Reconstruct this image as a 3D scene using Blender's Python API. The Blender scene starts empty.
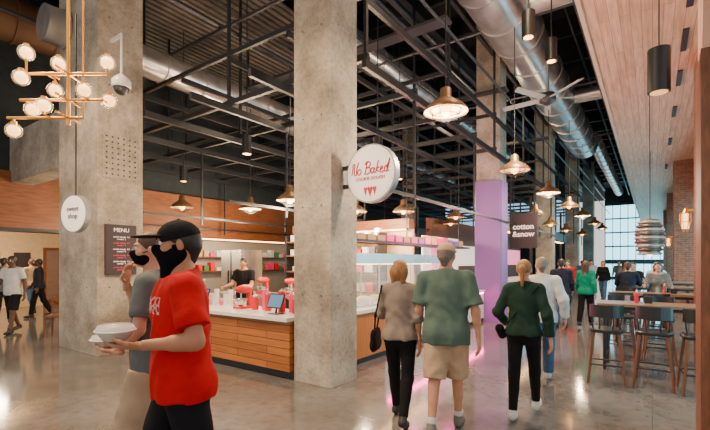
import bpy, math, random
import numpy as np
from mathutils import Vector, Matrix
random.seed(7)
PI=math.pi
# ------------------------------------------------------------ materials
def mat(name,col,rough=.6,metal=0,var=.0,scale=6,bump=0,emit=None,es=0,stretch=(1,1,1),spec=.5,trans=0,alpha=1):
    m=bpy.data.materials.new(name); m.use_nodes=True
    nt=m.node_tree; b=nt.nodes['Principled BSDF']
    b.inputs['Base Color'].default_value=(*col,1)
    b.inputs['Roughness'].default_value=rough; b.inputs['Metallic'].default_value=metal
    b.inputs['Specular IOR Level'].default_value=spec
    if trans: b.inputs['Transmission Weight'].default_value=trans
    if alpha<1: b.inputs['Alpha'].default_value=alpha
    if emit: 
        b.inputs['Emission Color'].default_value=(*emit,1); b.inputs['Emission Strength'].default_value=es
    if var or bump:
        tc=nt.nodes.new('ShaderNodeTexCoord'); mp=nt.nodes.new('ShaderNodeMapping'); mp.inputs['Scale'].default_value=stretch
        nz=nt.nodes.new('ShaderNodeTexNoise'); nz.inputs['Scale'].default_value=scale; nz.inputs['Detail'].default_value=6
        nt.links.new(tc.outputs['Object'],mp.inputs[0]); nt.links.new(mp.outputs[0],nz.inputs[0])
        if var:
            cr=nt.nodes.new('ShaderNodeValToRGB'); cr.color_ramp.elements[0].position=.3; cr.color_ramp.elements[1].position=.7
            cr.color_ramp.elements[0].color=(*[max(0,c*(1-var)) for c in col],1)
            cr.color_ramp.elements[1].color=(*[min(1,c*(1+var)) for c in col],1)
            nt.links.new(nz.outputs[0],cr.inputs[0]); nt.links.new(cr.outputs[0],b.inputs['Base Color'])
        if bump:
            bp=nt.nodes.new('ShaderNodeBump'); bp.inputs['Strength'].default_value=bump; bp.inputs['Distance'].default_value=.02
            nt.links.new(nz.outputs[0],bp.inputs['Height']); nt.links.new(bp.outputs[0],b.inputs['Normal'])
    return m
def planks(name,c1,c2,rot=(0,0,0),w=.12,l=1.8,rough=.45,mort=(.05,.03,.02),msize=.006,grain=(1,14,14)):
    m=bpy.data.materials.new(name); m.use_nodes=True; nt=m.node_tree; b=nt.nodes['Principled BSDF']
    tc=nt.nodes.new('ShaderNodeTexCoord'); mp=nt.nodes.new('ShaderNodeMapping'); mp.inputs['Rotation'].default_value=rot
    br=nt.nodes.new('ShaderNodeTexBrick'); br.inputs['Scale'].default_value=1
    br.inputs['Brick Width'].default_value=l; br.inputs['Row Height'].default_value=w; br.inputs['Mortar Size'].default_value=msize
    br.inputs['Color1'].default_value=(*c1,1); br.inputs['Color2'].default_value=(*c2,1); br.inputs['Mortar'].default_value=(*mort,1)
    br.inputs['Mortar Smooth'].default_value=.3
    m2=nt.nodes.new('ShaderNodeMapping'); m2.inputs['Scale'].default_value=grain
    nz=nt.nodes.new('ShaderNodeTexNoise'); nz.inputs['Scale'].default_value=2; nz.inputs['Detail'].default_value=8
    cr=nt.nodes.new('ShaderNodeValToRGB'); cr.color_ramp.elements[0].position=.3;cr.color_ramp.elements[1].position=.75
    cr.color_ramp.elements[0].color=(.62,.58,.55,1); cr.color_ramp.elements[1].color=(1,1,1,1)
    mx=nt.nodes.new('ShaderNodeMixRGB'); mx.blend_type='MULTIPLY'; mx.inputs[0].default_value=1
    L=nt.links.new
    L(tc.outputs['Object'],mp.inputs[0]); L(mp.outputs[0],br.inputs[0]); L(mp.outputs[0],m2.inputs[0]); L(m2.outputs[0],nz.inputs[0])
    L(nz.outputs[0],cr.inputs[0]); L(br.outputs[0],mx.inputs[1]); L(cr.outputs[0],mx.inputs[2]); L(mx.outputs[0],b.inputs['Base Color'])
    b.inputs['Roughness'].default_value=rough
    return m
def concrete(name,c1,c2,c3,rough=.8,sc=1.2,joint=0,rvar=0):
    m=bpy.data.materials.new(name); m.use_nodes=True; nt=m.node_tree; b=nt.nodes['Principled BSDF']; L=nt.links.new
    tc=nt.nodes.new('ShaderNodeTexCoord')
    n1=nt.nodes.new('ShaderNodeTexNoise'); n1.inputs['Scale'].default_value=sc; n1.inputs['Detail'].default_value=12; n1.inputs['Roughness'].default_value=.68
    n2=nt.nodes.new('ShaderNodeTexNoise'); n2.inputs['Scale'].default_value=sc*14; n2.inputs['Detail'].default_value=5
    cr=nt.nodes.new('ShaderNodeValToRGB'); e=cr.color_ramp.elements
    e[0].position=.3; e[0].color=(*c1,1); e[1].position=.7; e[1].color=(*c3,1); k=e.new(.5); k.color=(*c2,1)
    L(tc.outputs['Object'],n1.inputs[0]); L(tc.outputs['Object'],n2.inputs[0]); L(n1.outputs[0],cr.inputs[0])
    c4=nt.nodes.new('ShaderNodeValToRGB'); c4.color_ramp.elements[0].position=.3; c4.color_ramp.elements[0].color=(.7,.7,.7,1); c4.color_ramp.elements[1].position=.55
    mx=nt.nodes.new('ShaderNodeMixRGB'); mx.blend_type='MULTIPLY'; mx.inputs[0].default_value=.8
    L(n2.outputs[0],c4.inputs[0]); L(cr.outputs[0],mx.inputs[1]); L(c4.outputs[0],mx.inputs[2])
    out=mx.outputs[0]
    if joint:
        br=nt.nodes.new('ShaderNodeTexBrick'); br.inputs['Scale'].default_value=1; br.offset=0
        br.inputs['Brick Width'].default_value=joint; br.inputs['Row Height'].default_value=joint; br.inputs['Mortar Size'].default_value=.005
        br.inputs['Color1'].default_value=(1,1,1,1); br.inputs['Color2'].default_value=(.96,.96,.96,1); br.inputs['Mortar'].default_value=(.72,.70,.68,1)
        L(tc.outputs['Object'],br.inputs[0]); m3=nt.nodes.new('ShaderNodeMixRGB'); m3.blend_type='MULTIPLY'; m3.inputs[0].default_value=1
        L(out,m3.inputs[1]); L(br.outputs[0],m3.inputs[2]); out=m3.outputs[0]
    L(out,b.inputs['Base Color'])
    b.inputs['Roughness'].default_value=rough
    if rvar:
        mr=nt.nodes.new('ShaderNodeMapRange'); mr.inputs['To Min'].default_value=rough-rvar; mr.inputs['To Max'].default_value=rough+rvar
        L(n1.outputs[0],mr.inputs[0]); L(mr.outputs[0],b.inputs['Roughness'])
        b.inputs['Specular IOR Level'].default_value=1.0
    else:
        bp=nt.nodes.new('ShaderNodeBump'); bp.inputs['Strength'].default_value=.35; bp.inputs['Distance'].default_value=.02
        L(n2.outputs[0],bp.inputs['Height']); L(bp.outputs[0],b.inputs['Normal'])
    return m
M={}
M['floor']=concrete('polished_concrete',(.085,.075,.068),(.15,.138,.128),(.225,.21,.198),.10,.6,3.7,.05)
M['conc']=concrete('column_concrete',(.18,.15,.115),(.35,.30,.24),(.52,.46,.38),.85,1.5)
M['black']=mat('black_steel',(.013,.014,.017),.45)
M['ceil']=mat('black_paint',(.006,.007,.009),.9)
M['deck']=mat('galv_deck',(.18,.16,.14),.55,.3,.2)
M['duct']=mat('galv_duct',(.62,.60,.60),.28,.8,.2,3)
M['bronze']=mat('bronze_duct',(.14,.07,.035),.5,.3)
M['woodceil']=planks('wood_ceiling',(.90,.46,.30),(.76,.36,.22),(0,0,PI/2),.13,2.4,mort=(.3,.13,.08),msize=.004)
M['woodc']=planks('wood_counter',(.55,.19,.04),(.40,.13,.028),(PI/2,0,0),.11,1.3)
M['woodcy']=planks('wood_counter_side',(.55,.19,.04),(.40,.13,.028),(PI/2,0,PI/2),.11,1.3)
M['woodband']=mat('wood_band',(.22,.07,.02),.5,0,.3,3,stretch=(1,1,8))
M['walnut']=mat('walnut',(.15,.055,.022),.45,0,.3,8,stretch=(4,4,1))
M['tabletop']=mat('table_oak',(.22,.13,.075),.3,0,.2,4,stretch=(1,8,1))
M['white']=mat('white_quartz',(.72,.70,.66),.25,0,.05,20)
M['cream']=mat('cream_wall',(.70,.52,.32),.8,0,.06)
M['tile']=planks('white_tile',(.80,.70,.58),(.74,.64,.52),(PI/2,0,PI/2),.1,.2,.2,(.4,.36,.3),.004,(.1,.1,.1))
M['brick']=planks('brick',(.36,.12,.06),(.26,.08,.045),(PI/2,0,0),.075,.22,.8,(.24,.19,.15),.01,(4,4,4))
M['teal']=mat('dark_teal_wall',(.018,.025,.029),.8,0,.2)
M['steel']=mat('stainless',(.66,.64,.62),.25,.9,.08,3)
M['purple']=mat('purple_paint',(.25,.13,.38),.6)
M['plaster']=mat('pink_plaster',(.66,.40,.29),.8,0,.08)
M['red']=mat('red_plastic',(.62,.006,.010),.35)
M['pink']=mat('pink_plastic',(.80,.05,.18),.4)
M['brass']=mat('brass',(.80,.42,.10),.3,.9)
M['blackp']=mat('black_plastic',(.012,.012,.014),.4)
M['screen']=mat('screen',(.03,.05,.08),.2,emit=(.25,.45,.7),es=.6)
M['globe']=mat('globe_glow',(1,.7,.4),.3,emit=(1,.47,.14),es=4.5)
M['bulb']=mat('bulb_glow',(1,.7,.4),.3,emit=(1,.44,.10),es=10)
M['win']=mat('daylight_window',(.3,.6,.65),.2,emit=(.33,.78,.95),es=3.6)
M['winb']=mat('blue_window',(.3,.5,.6),.2,emit=(.25,.5,.7),es=1.6)
M['panel']=mat('lit_panel',(.9,.8,.75),.4,emit=(1,.70,.60),es=1.0)
M['pinkpanel']=mat('pink_lit_panel',(.9,.3,.4),.4,emit=(1,.18,.32),es=1.6)
M['led']=mat('pink_led_strip',(1,.2,.4),.4,emit=(1,.05,.30),es=60)
M['warmled']=mat('warm_led_strip',(1,.7,.4),.4,emit=(1,.58,.24),es=10)
M['glass']=mat('clear_glass',(.85,.93,.92),.06,0,alpha=.14)
M['signw']=mat('sign_white',(.88,.82,.80),.5,emit=(1,.88,.82),es=.30)
M['signg']=mat('sign_grey_rim',(.32,.33,.35),.4,.5)
M['dgrey']=mat('dark_grey_steel',(.07,.07,.08),.4,.5)
M['shade']=mat('galv_shade',(.25,.15,.075),.4,.6)
M['shadein']=mat('shade_inner',(.8,.65,.45),.4,emit=(1,.46,.14),es=1.6)
M['leaf']=mat('leaf',(.06,.22,.05),.6,0,.3,30)
M['foil']=mat('foil_bowl',(.78,.78,.76),.35,.2)
M['board']=mat('menu_board',(.035,.022,.028),.6)
M['lid']=mat('clear_lid',(.9,.9,.9),.15,alpha=.5)
M['beige']=mat('beige_box',(.55,.33,.16),.7)
M['fanblade']=mat('fan_blade',(.55,.50,.45),.5)
# ------------------------------------------------------------ mesh builder
class MB:
    def __init__(s,name): s.n=name; s.v=[];s.f=[];s.m=[];s.s=[];s.mats=[]
    def mi(s,mt):
        if mt not in s.mats: s.mats.append(mt)
        return s.mats.index(mt)
    def add(s,vs,fs,mt,sm=False):
        o=len(s.v); s.v.extend([tuple(x) for x in vs]); i=s.mi(mt)
        for f in fs: s.f.append(tuple(a+o for a in f))
        s.m.extend([i]*len(fs)); s.s.extend([sm]*len(fs))
    def box(s,x0,x1,y0,y1,z0,z1,mt,R=None,c=None):
        vs=[Vector((x,y,z)) for x in (x0,x1) for y in (y0,y1) for z in (z0,z1)]
        if R is not None:
            c=Vector(c); vs=[R@(v-c)+c for v in vs]
        s.add(vs,[(0,1,3,2),(4,6,7,5),(0,4,5,1),(2,3,7,6),(0,2,6,4),(1,5,7,3)],mt)
    def cyl(s,p0,p1,r0,mt,r1=None,n=12,caps=True,sm=True):
        r1=r0 if r1 is None else r1
        p0=Vector(p0);p1=Vector(p1); d=(p1-p0).normalized()
        a=d.orthogonal().normalized(); b=d.cross(a)
        vs=[];
        for p,r in((p0,r0),(p1,r1)):
            for i in range(n):
                t=2*PI*i/n; vs.append(p+(a*math.cos(t)+b*math.sin(t))*r)
        s.add(vs,[(i,(i+1)%n,n+(i+1)%n,n+i) for i in range(n)],mt,sm)
        if caps: s.add(vs,[tuple(reversed(range(n))),tuple(range(n,2*n))],mt)
    def tube(s,pts,r,mt,n=8):
        for a,b in zip(pts,pts[1:]): s.cyl(a,b,r,mt,n=n); 
        for p in pts[1:-1]: s.sph(p,(r,r,r),mt,8,5)
    def lathe(s,prof,c,mt,n=24):
        vs=[(c[0]+r*math.cos(2*PI*i/n),c[1]+r*math.sin(2*PI*i/n),c[2]+z) for r,z in prof for i in range(n)]
        fs=[(j*n+i,j*n+(i+1)%n,(j+1)*n+(i+1)%n,(j+1)*n+i) for j in range(len(prof)-1) for i in range(n)]
        s.add(vs,fs,mt,True)
    def sph(s,c,r,mt,n=16,m=10):
        if not hasattr(r,'__len__'): r=(r,r,r)
        vs=[];fs=[]
        for j in range(m+1):
            t=PI*j/m
            for i in range(n):
                p=2*PI*i/n; vs.append((c[0]+r[0]*math.sin(t)*math.cos(p),c[1]+r[1]*math.sin(t)*math.sin(p),c[2]+r[2]*math.cos(t)))
        for j in range(m):
            for i in range(n): fs.append((j*n+i,(j+1)*n+i,(j+1)*n+(i+1)%n,j*n+(i+1)%n))
        s.add(vs,fs,mt,True)
    def torus(s,c,R,r,mt,n=24,m=6,flat=1):
        vs=[(c[0]+(R+r*math.cos(q))*math.cos(p),c[1]+(R+r*math.cos(q))*math.sin(p),c[2]+r*math.sin(q)*flat) for p in [2*PI*i/n for i in range(n)] for q in [2*PI*j/m for j in range(m)]]
        fs=[(i*m+j,((i+1)%n)*m+j,((i+1)%n)*m+(j+1)%m,i*m+(j+1)%m) for i in range(n) for j in range(m)]
        s.add(vs,fs,mt,True)
    def obj(s,loc=(0,0,0),rz=0,bev=0,parent=None):
        me=bpy.data.meshes.new(s.n); me.from_pydata(s.v,[],s.f)
        for m in s.mats: me.materials.append(m)
        me.polygons.foreach_set('material_index',s.m); me.polygons.foreach_set('use_smooth',s.s); me.update()
        o=bpy.data.objects.new(s.n,me); bpy.context.collection.objects.link(o)
        o.location=loc; o.rotation_euler=(0,0,rz)
        if bev:
            b=o.modifiers.new('bev','BEVEL'); b.width=bev; b.segments=2; b.limit_method='ANGLE'
        if parent: o.parent=parent
        return o
def dup(o,loc,rz=0):
    q=bpy.data.objects.new(o.name.split('.')[0],o.data); bpy.context.collection.objects.link(q)
    q.location=loc; q.rotation_euler=(0,0,rz)
    return q
def text(body,size,mt,loc,rot,parent=None,name='lettering',shear=0,bold=0,align='CENTER'):
    c=bpy.data.curves.new(name,'FONT'); c.body=body; c.size=size; c.align_x=align; c.align_y='CENTER'; c.extrude=.002; c.shear=shear; c.offset=bold
    c.materials.append(mt); o=bpy.data.objects.new(name,c); bpy.context.collection.objects.link(o)
    o.location=loc; o.rotation_euler=rot
    if parent:
        o.parent=parent
        if parent.location.length>0 and False: pass
    return o
# ------------------------------------------------------------ SDF figures
def smin(a,b,k):
    h=np.clip(.5+.5*(b-a)/k,0,1); return b*(1-h)+a*h-k*h*(1-h)
def C(a,b,ra,rb=None,flat=1,k=.03,fa=False,fb=False,fv=(0,1,0)):
    return dict(t='c',a=np.array(a,float),b=np.array(b,float),ra=ra,rb=ra if rb is None else rb,flat=flat,k=k,fa=fa,fb=fb,fv=np.array(fv,float),sg=1)
def E(c,r,R=None,k=.03,sg=1):
    return dict(t='e',c=np.array(c,float),r=np.array(r if hasattr(r,'__len__') else (r,r,r),float),R=np.eye(3) if R is None else R,k=k,sg=sg)
def field(prims,h,wr=0,cuts=()):
    lo=np.full(3,9.);hi=-lo
    for p in prims:
        if p['sg']<0: continue
        if p['t']=='c':
            lo=np.minimum(lo,np.minimum(p['a']-p['ra'],p['b']-p['rb'])); hi=np.maximum(hi,np.maximum(p['a']+p['ra'],p['b']+p['rb']))
        else:
            r=p['r'].max(); lo=np.minimum(lo,p['c']-r); hi=np.maximum(hi,p['c']+r)
    lo-=3*h+.01; hi+=3*h+.01
    ax=[np.arange(lo[i],hi[i],h) for i in range(3)]
    f=np.full([len(a) for a in ax],1.)
    for p in prims:
        if p['t']=='c': m=p['k']+3*h; l=np.minimum(p['a']-p['ra'],p['b']-p['rb'])-m; u=np.maximum(p['a']+p['ra'],p['b']+p['rb'])+m
        else: m=p['k']+3*h+p['r'].max(); l=p['c']-m; u=p['c']+m
        sl=[]
        for i in range(3):
            i0=max(0,int((l[i]-lo[i])/h)); i1=min(len(ax[i]),int((u[i]-lo[i])/h)+2); sl.append(slice(i0,max(i0,i1)))
        X=ax[0][sl[0]][:,None,None];Y=ax[1][sl[1]][None,:,None];Z=ax[2][sl[2]][None,None,:]
        if X.size==0 or Y.size==0 or Z.size==0: continue
        if p['t']=='c':
            a,b=p['a'],p['b']; ba=b-a; L2=max(ba@ba,1e-9)
            px,py,pz=X-a[0],Y-a[1],Z-a[2]
            t0=(px*ba[0]+py*ba[1]+pz*ba[2])/L2; t=np.clip(t0,0,1)
            vx,vy,vz=px-ba[0]*t,py-ba[1]*t,pz-ba[2]*t
            if p['flat']!=1:
                n=p['fv']; q=(vx*n[0]+vy*n[1]+vz*n[2])*(1/p['flat']-1)
                vx=vx+q*n[0];vy=vy+q*n[1];vz=vz+q*n[2]
            d=np.sqrt(vx*vx+vy*vy+vz*vz)-(p['ra']+(p['rb']-p['ra'])*t)
            L=math.sqrt(L2)
            if p['fb']: d=np.maximum(d,(t0-1)*L)
            if p['fa']: d=np.maximum(d,-t0*L)
        else:
            c,r,R=p['c'],p['r'],p['R']; px,py,pz=X-c[0],Y-c[1],Z-c[2]
            q=[(px*R[0,i]+py*R[1,i]+pz*R[2,i])/r[i] for i in range(3)]
            k0=np.sqrt(q[0]**2+q[1]**2+q[2]**2)+1e-9; k1=np.sqrt((q[0]/r[0])**2+(q[1]/r[1])**2+(q[2]/r[2])**2)+1e-9
            d=k0*(k0-1)/k1
        s=tuple(sl)
        if p['sg']>0: f[s]=smin(f[s],d,p['k'])
        else: f[s]=-smin(-f[s],d,p['k'])
    X=ax[0][:,None,None];Y=ax[1][None,:,None];Z=ax[2][None,None,:]
    for (pt,n) in cuts:
        f=np.maximum(f,(X-pt[0])*n[0]+(Y-pt[1])*n[1]+(Z-pt[2])*n[2])
    if wr:
        f=f+wr*np.sin(26*Z+9*X+3*np.sin(17*X+8*Y)+2.5*np.sin(11*Z))*np.sin(14*X-13*Y+5*Z)
    return snet(f,lo,h)
def snet(f,o,h):
    s=f<0; n=np.array(f.shape)
    cnt=np.zeros(n-1,int)
    cor=[(a,b,c) for a in(0,1) for b in(0,1) for c in(0,1)]
    for a,b,c in cor: cnt+=s[a:n[0]-1+a,b:n[1]-1+b,c:n[2]-1+c]
    act=(cnt>0)&(cnt<8); I=np.argwhere(act); idx=-np.ones(act.shape,int); idx[act]=np.arange(len(I))
    pos=np.zeros((len(I),3)); w=np.zeros(len(I))
    for a in cor:
        for ax in range(3):
            if a[ax]: continue
            b=list(a); b[ax]=1
            fa=f[I[:,0]+a[0],I[:,1]+a[1],I[:,2]+a[2]]; fb=f[I[:,0]+b[0],I[:,1]+b[1],I[:,2]+b[2]]
            m=(fa<0)!=(fb<0); t=np.where(m,fa/np.where(m,fa-fb,1),0)
            q=np.tile(np.array(a,float),(len(I),1)); q[:,ax]+=t
            pos+=q*m[:,None]; w+=m
    V=(I+pos/np.maximum(w,1)[:,None])*h+o
    F=[]
    for ax in range(3):
        b,c=(ax+1)%3,(ax+2)%3
        sa=[slice(1,-1)]*3; sb=[slice(1,-1)]*3; sa[ax]=slice(None,-1); sb[ax]=slice(1,None)
        A=s[tuple(sa)];B=s[tuple(sb)]; e=np.argwhere(A!=B)
        if len(e)==0: continue
        ins=A[e[:,0],e[:,1],e[:,2]]
        base=e.copy(); base[:,b]+=1; base[:,c]+=1
        def g(db,dc):
            q=base.copy(); q[:,b]-=db; q[:,c]-=dc; return idx[q[:,0],q[:,1],q[:,2]]
        Q=np.stack([g(1,1),g(0,1),g(0,0),g(1,0)],1)
        Q[~ins]=Q[~ins][:,::-1]
        F.append(Q)
    F=np.concatenate(F) if F else np.zeros((0,4),int)
    F=F[(F>=0).all(1)]
    return V,F
def rx(a): c,s=math.cos(a),math.sin(a); return np.array([[1,0,0],[0,c,-s],[0,s,c]])
def rzm(a): c,s=math.cos(a),math.sin(a); return np.array([[c,-s,0],[s,c,0],[0,0,1]])
def unit(v): v=np.array(v,float); return v/np.linalg.norm(v)
def hand(w,d,n,t,curl=.4):
    w=np.array(w,float); d=unit(d); n=np.array(n,float); n=unit(n-d*(n@d)); t0=np.cross(n,d); t=t0 if t0@np.array(t,float)>0 else -t0
    P=[C(w-d*.03,w+d*.02,.026,.026,.75,.02,fv=n),E(w+d*.052,(.037,.05,.0155),np.stack([t,d,n],1),.015)]
    for off,kd,ln in((.029,.088,.93),(.010,.093,1.03),(-.010,.089,.95),(-.028,.078,.76)):
        p=w+d*kd+t*off; P.append(C(w+d*.03+t*off*.7,p,.012,.0105,k=.008)); a=curl*.7
        for L,r in((.042,.0092),(.027,.0084),(.022,.0075)):
            dd=unit(d*math.cos(a)+n*math.sin(a)+t*off*.6*(1 if curl<.5 else 0)); q=p+dd*L*ln; P.append(C(p,q,r+.0004,r,k=.003)); p=q; a+=curl
    p=w+d*.022+t*.022
    for dv,L,r in((d*.55+t*.8+n*.2,.045,.0125),(d*.85+t*.45+n*.4,.034,.010),(d*.95+t*.1+n*.5,.027,.0088)):
        q=p+unit(dv)*L; P.append(C(p,q,r+.001,r,k=.004)); p=q
    return P
def person(name,x,y,th,H,skin,top,bot,shoe,hair,legs=((0,0,0),(0,0,0)),arms=None,fem=False,lean=0.,head=(0,0),res=.013,face=True,extra=None,shoulder=1.0,gird=1.0,sock=None):
    """legs: (hip flex, knee flex, foot pitch) left,right; arms: dict per side."""
    s=H/1.75; mb=MB(name); TR=rx(-lean); pv=np.array((0,0,.95))
    T=lambda p: TR@(np.array(p,float)-pv)+pv
    dg=math.radians
    sw=(.165 if fem else .19)*shoulder
    w=(.88 if fem else 1.0)*gird
    def torso(g,loose=0,hem=None,shl=True):
        P=[E(T((0,-.005,1.30)),((.155*w)+g,.112*gird+g,.18+g*.5),TR,.05),
           E(T((0,0,1.12)),((.118 if fem else .140)*gird+g,.10*gird+g,.17),TR,.06),
           E((0,-.01,.96),((.165 if fem else .158)*gird+g,.115*gird+g,.12+g),None,.06)]
        for sd in(-1,1):
            P.append(E((sd*.072,-.05,.92),(.085*gird+g,.08*gird+g,.09+g),None,.05))
            P.append(C(T((0,-.01,1.425)),T((sd*(sw-.02),-.01,1.425)),.055+g,.052+g,.9,k=.05))
            P.append(C(T((sd*.10,-.015,1.435)),T((0,-.015,1.50)),.042+g,.046+g,k=.05))
            if fem: P.append(E(T((sd*.068,.078,1.285)),(.062+g*.5,.055+g*.5,.062),TR,.04))
        if hem is not None and loose:
            P.append(C(T((0,-.005,1.34)),(0,-.012,hem),.145*w+g,(.155 if fem else .165)*gird+loose,.70,k=.05,fb=True))
        return P
    hc=T((0,.012,1.632)); HR=TR@rzm(dg(head[0]))@rx(dg(head[1])); hp=lambda p: HR@np.array(p,float)+hc
    parts=[]
    J=[]
    for i,sd in enumerate((-1,1)):
        hf,kf,fp=[dg(a) for a in legs[i]]
        hip=np.array((sd*.088,-.005,.92)); kn=hip+.43*np.array((sd*.01,math.sin(hf),-math.cos(hf))); an=kn+.41*np.array((0,math.sin(hf-kf),-math.cos(hf-kf)))
        J.append((hip,kn,an,fp))
    A=[]
    arms=arms or {}
    for i,sd in enumerate((-1,1)):
        a=arms.get(sd,dict(flex=5,abd=10,el=12)); sh=T((sd*sw,-.01,1.415))
        if 'elbow' in a: el=np.array(a['elbow'],float); wr_=np.array(a['wrist'],float)
        else:
            fl,ab,ef=dg(a.get('flex',0)),dg(a.get('abd',8)),dg(a.get('el',15)); inn=a.get('inn',0)
            el=sh+.285*np.array((sd*math.sin(ab),math.cos(ab)*math.sin(fl),-math.cos(ab)*math.cos(fl)))
            wr_=el+.255*unit((-sd*inn+sd*math.sin(ab)*.4,math.sin(fl+ef),-math.cos(fl+ef)))
        A.append((sh,el,wr_,a,sd))
    P=torso(0)
    P.append(C(T((0,-.012,1.46)),hc+HR@np.array((0,-.012,-.03)),.056 if not fem else .047,.052 if not fem else .045,k=.03))
    for hip,kn,an,fp in J:
        P+=[C(hip,kn,.084*gird,.054,k=.04),C(kn,an,.05,.036,k=.03),C(kn+(an-kn)*.12+np.array((0,-.016,0)),kn+(an-kn)*.5+np.array((0,-.008,0)),.046,.036,k=.03)]
    for sh,el,wr_,a,sd in A:
        P+=[C(sh,el,.050 if not fem else .041,.037 if not fem else .031,k=.03),C(el,wr_,.036 if not fem else .030,.025 if not fem else .021,k=.02),
            C(el+(wr_-el)*.1,el+(wr_-el)*.4,.039 if not fem else .032,.034 if not fem else .028,k=.03)]
    parts.append((P,res,0,(),skin))
    hm=.97 if not fem else .92
    S=lambda r: np.array(r)*hm
    P=[E(hp(S((0,-.014,.03))),S((.077,.098,.088)),HR,.03),E(hp(S((0,.026,-.035))),S((.060,.064,.078)),HR,.04),E(hp(S((0,.062,-.09))),S((.024,.022,.02)),HR,.03),
       C(hp(S((-.03,.088,.028))),hp(S((.03,.088,.028))),.010,k=.02),C(hp(S((0,.094,.012))),hp(S((0,.114,-.022))),.008,.013,k=.012),
       C(hc+HR@np.array((0,-.02,-.03)),T((0,-.012,1.48)),.05 if not fem else .044,.054 if not fem else .047,k=.03)]
    for sd in(-1,1):
        P+=[E(hp(S((sd*.04,.06,-.022))),S((.025,.026,.025)),HR,.02),E(hp(S((sd*.032,.102,.010))),S((.018,.012,.011)),HR,.012,-1),
            E(hp(S((sd*.079,-.004,-.003))),S((.010,.020,.032)),HR@rzm(-sd*.3),.008),E(hp(S((sd*.011,.112,-.026))),S((.008,.008,.007)),HR,.006)]
    P+=[E(hp(S((0,.090,-.047))),S((.024,.010,.006)),HR,.006),E(hp(S((0,.089,-.057))),S((.022,.010,.007)),HR,.006)]
    parts.append((P,min(res*.5,.0065),0,(),skin))
    if res<.014:
        for sd in(-1,1): parts.append(([C(hp(S((sd*.018,.098,.030))),hp(S((sd*.046,.084,.032))),.0055,.004)],.004,0,(),hair[1]))
    for sh,el,wr_,a,sd in A:
        d=a.get('hd',wr_-el); n=a.get('n',(-sd,.15,0)); t=a.get('t',(0,1,1))
        parts.append((hand(wr_,d,n,t,a.get('curl',.35)),.0045 if res<.014 else .006,0,(),skin))
    hem=top.get('hem',.86)
    k=bot['kind']; g=bot.get('g',.012)
    P=[E((0,-.008,.97),((.168 if fem else .162)*gird+g,.118*gird+g,.12),None,.05)]+[E((sd*.072,-.05,.92),(.087*gird+g,.082*gird+g,.10),None,.05) for sd in(-1,1)]
    for hip,kn,an,fp in J:
        if k=='shorts':
            e=hip+(kn-hip)*bot.get('len',.93); P.append(C(hip,e,.10*gird+g*.5,.088+g,k=.04,fb=True))
        else:
            lo=bot.get('loose',0); e=kn+(an-kn)*bot.get('len',.97)
            P+=[C(hip,kn,.086*gird+g,.056+g+lo*.5,k=.04),C(kn,e,.055+g+lo*.6,.040+g+lo,k=.03,fb=True),C(kn+(an-kn)*.12+np.array((0,-.014,0)),kn+(an-kn)*.5,.048+g,.040+g,k=.03)]
    parts.append((P,res*.8,bot.get('wr',.003),[((0,0,hem+(.03 if not bot.get('high') else .2)),(0,0,1))],bot['mat']))
    P=[]; 
    for i,(hip,kn,an,fp) in enumerate(J):
        R=rx(-fp); 
        q=lambda p,an=an,R=R: an+R@np.array(p,float)
        sd=-1 if i==0 else 1
        P+=[C(q((0,-.035,-.045)),q((sd*.008,.09,-.06)),.042,.040,k=.02),C(q((sd*.008,.09,-.06)),q((sd*.006,.155,-.064)),.041,.032,k=.02),C(q((0,-.01,-.02)),q((0,.0,.015)),.043,.045,k=.02,fb=True)]
        if sock: parts.append(([C(an+(kn-an)*.02,an+(kn-an)*sock[1],.042,.047,k=.01,fb=True)],res*.7,0,(),sock[0]))
    parts.append((P,res*.7,0,(),shoe)); shoe_i=len(parts)-1
    g=top.get('g',.012)
    P=torso(g,top.get('loose',.015),hem)
    for sd in(-1,1): P.append(E((sd*.072,-.05,.92),(.092*gird+g,.09*gird+g,.10+g),None,.05))
    for sh,el,wr_,a,sd in A:
        sl=top.get('sleeve','short'); so=top.get('so',.014); b0=.052 if not fem else .043
        if sl=='short':
            e=sh+(el-sh)*top.get('sl',.66); P.append(C(sh,e,b0+g,b0-.004+so,k=.045,fb=True))
        elif sl=='elbow':
            P.append(C(sh,el,b0+g,.04+so,k=.045)); P.append(C(el,el+(wr_-el)*.15,.038+so,.036+so,k=.03,fb=True))
        elif sl=='long':
            P.append(C(sh,el,b0+g,.038+so,k=.045)); P.append(C(el,el+(wr_-el)*.95,.037+so,.026+so,k=.03,fb=True))
    neck=T((0,-.01,1.495)); nn=TR@np.array((0,.35,1.)); nn/=np.linalg.norm(nn)
    cuts=[((0,0,hem),(0,0,-1)),(neck,nn)]
    parts.append((P,res*.8,top.get('wr',.004),cuts,top['mat']))
    if top.get('collar'):
        parts.append(([C(T((0,-.02,1.475)),T((0,-.026,1.515)),.074,.064,.95,k=.01,fb=True)],res*.6,0,(),top['mat']))
    hk,hmt=hair[0],hair[1]
    skull=E(hp(S((0,-.02,.036))),S((.086,.104,.093)),HR,.02)
    facecut=E(hp(S((0,.10,-.045))),S((.082,.085,.105)),HR,.015,-1)
    P=None; cuts=[]
    up=HR@np.array((0,0,1.))
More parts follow.
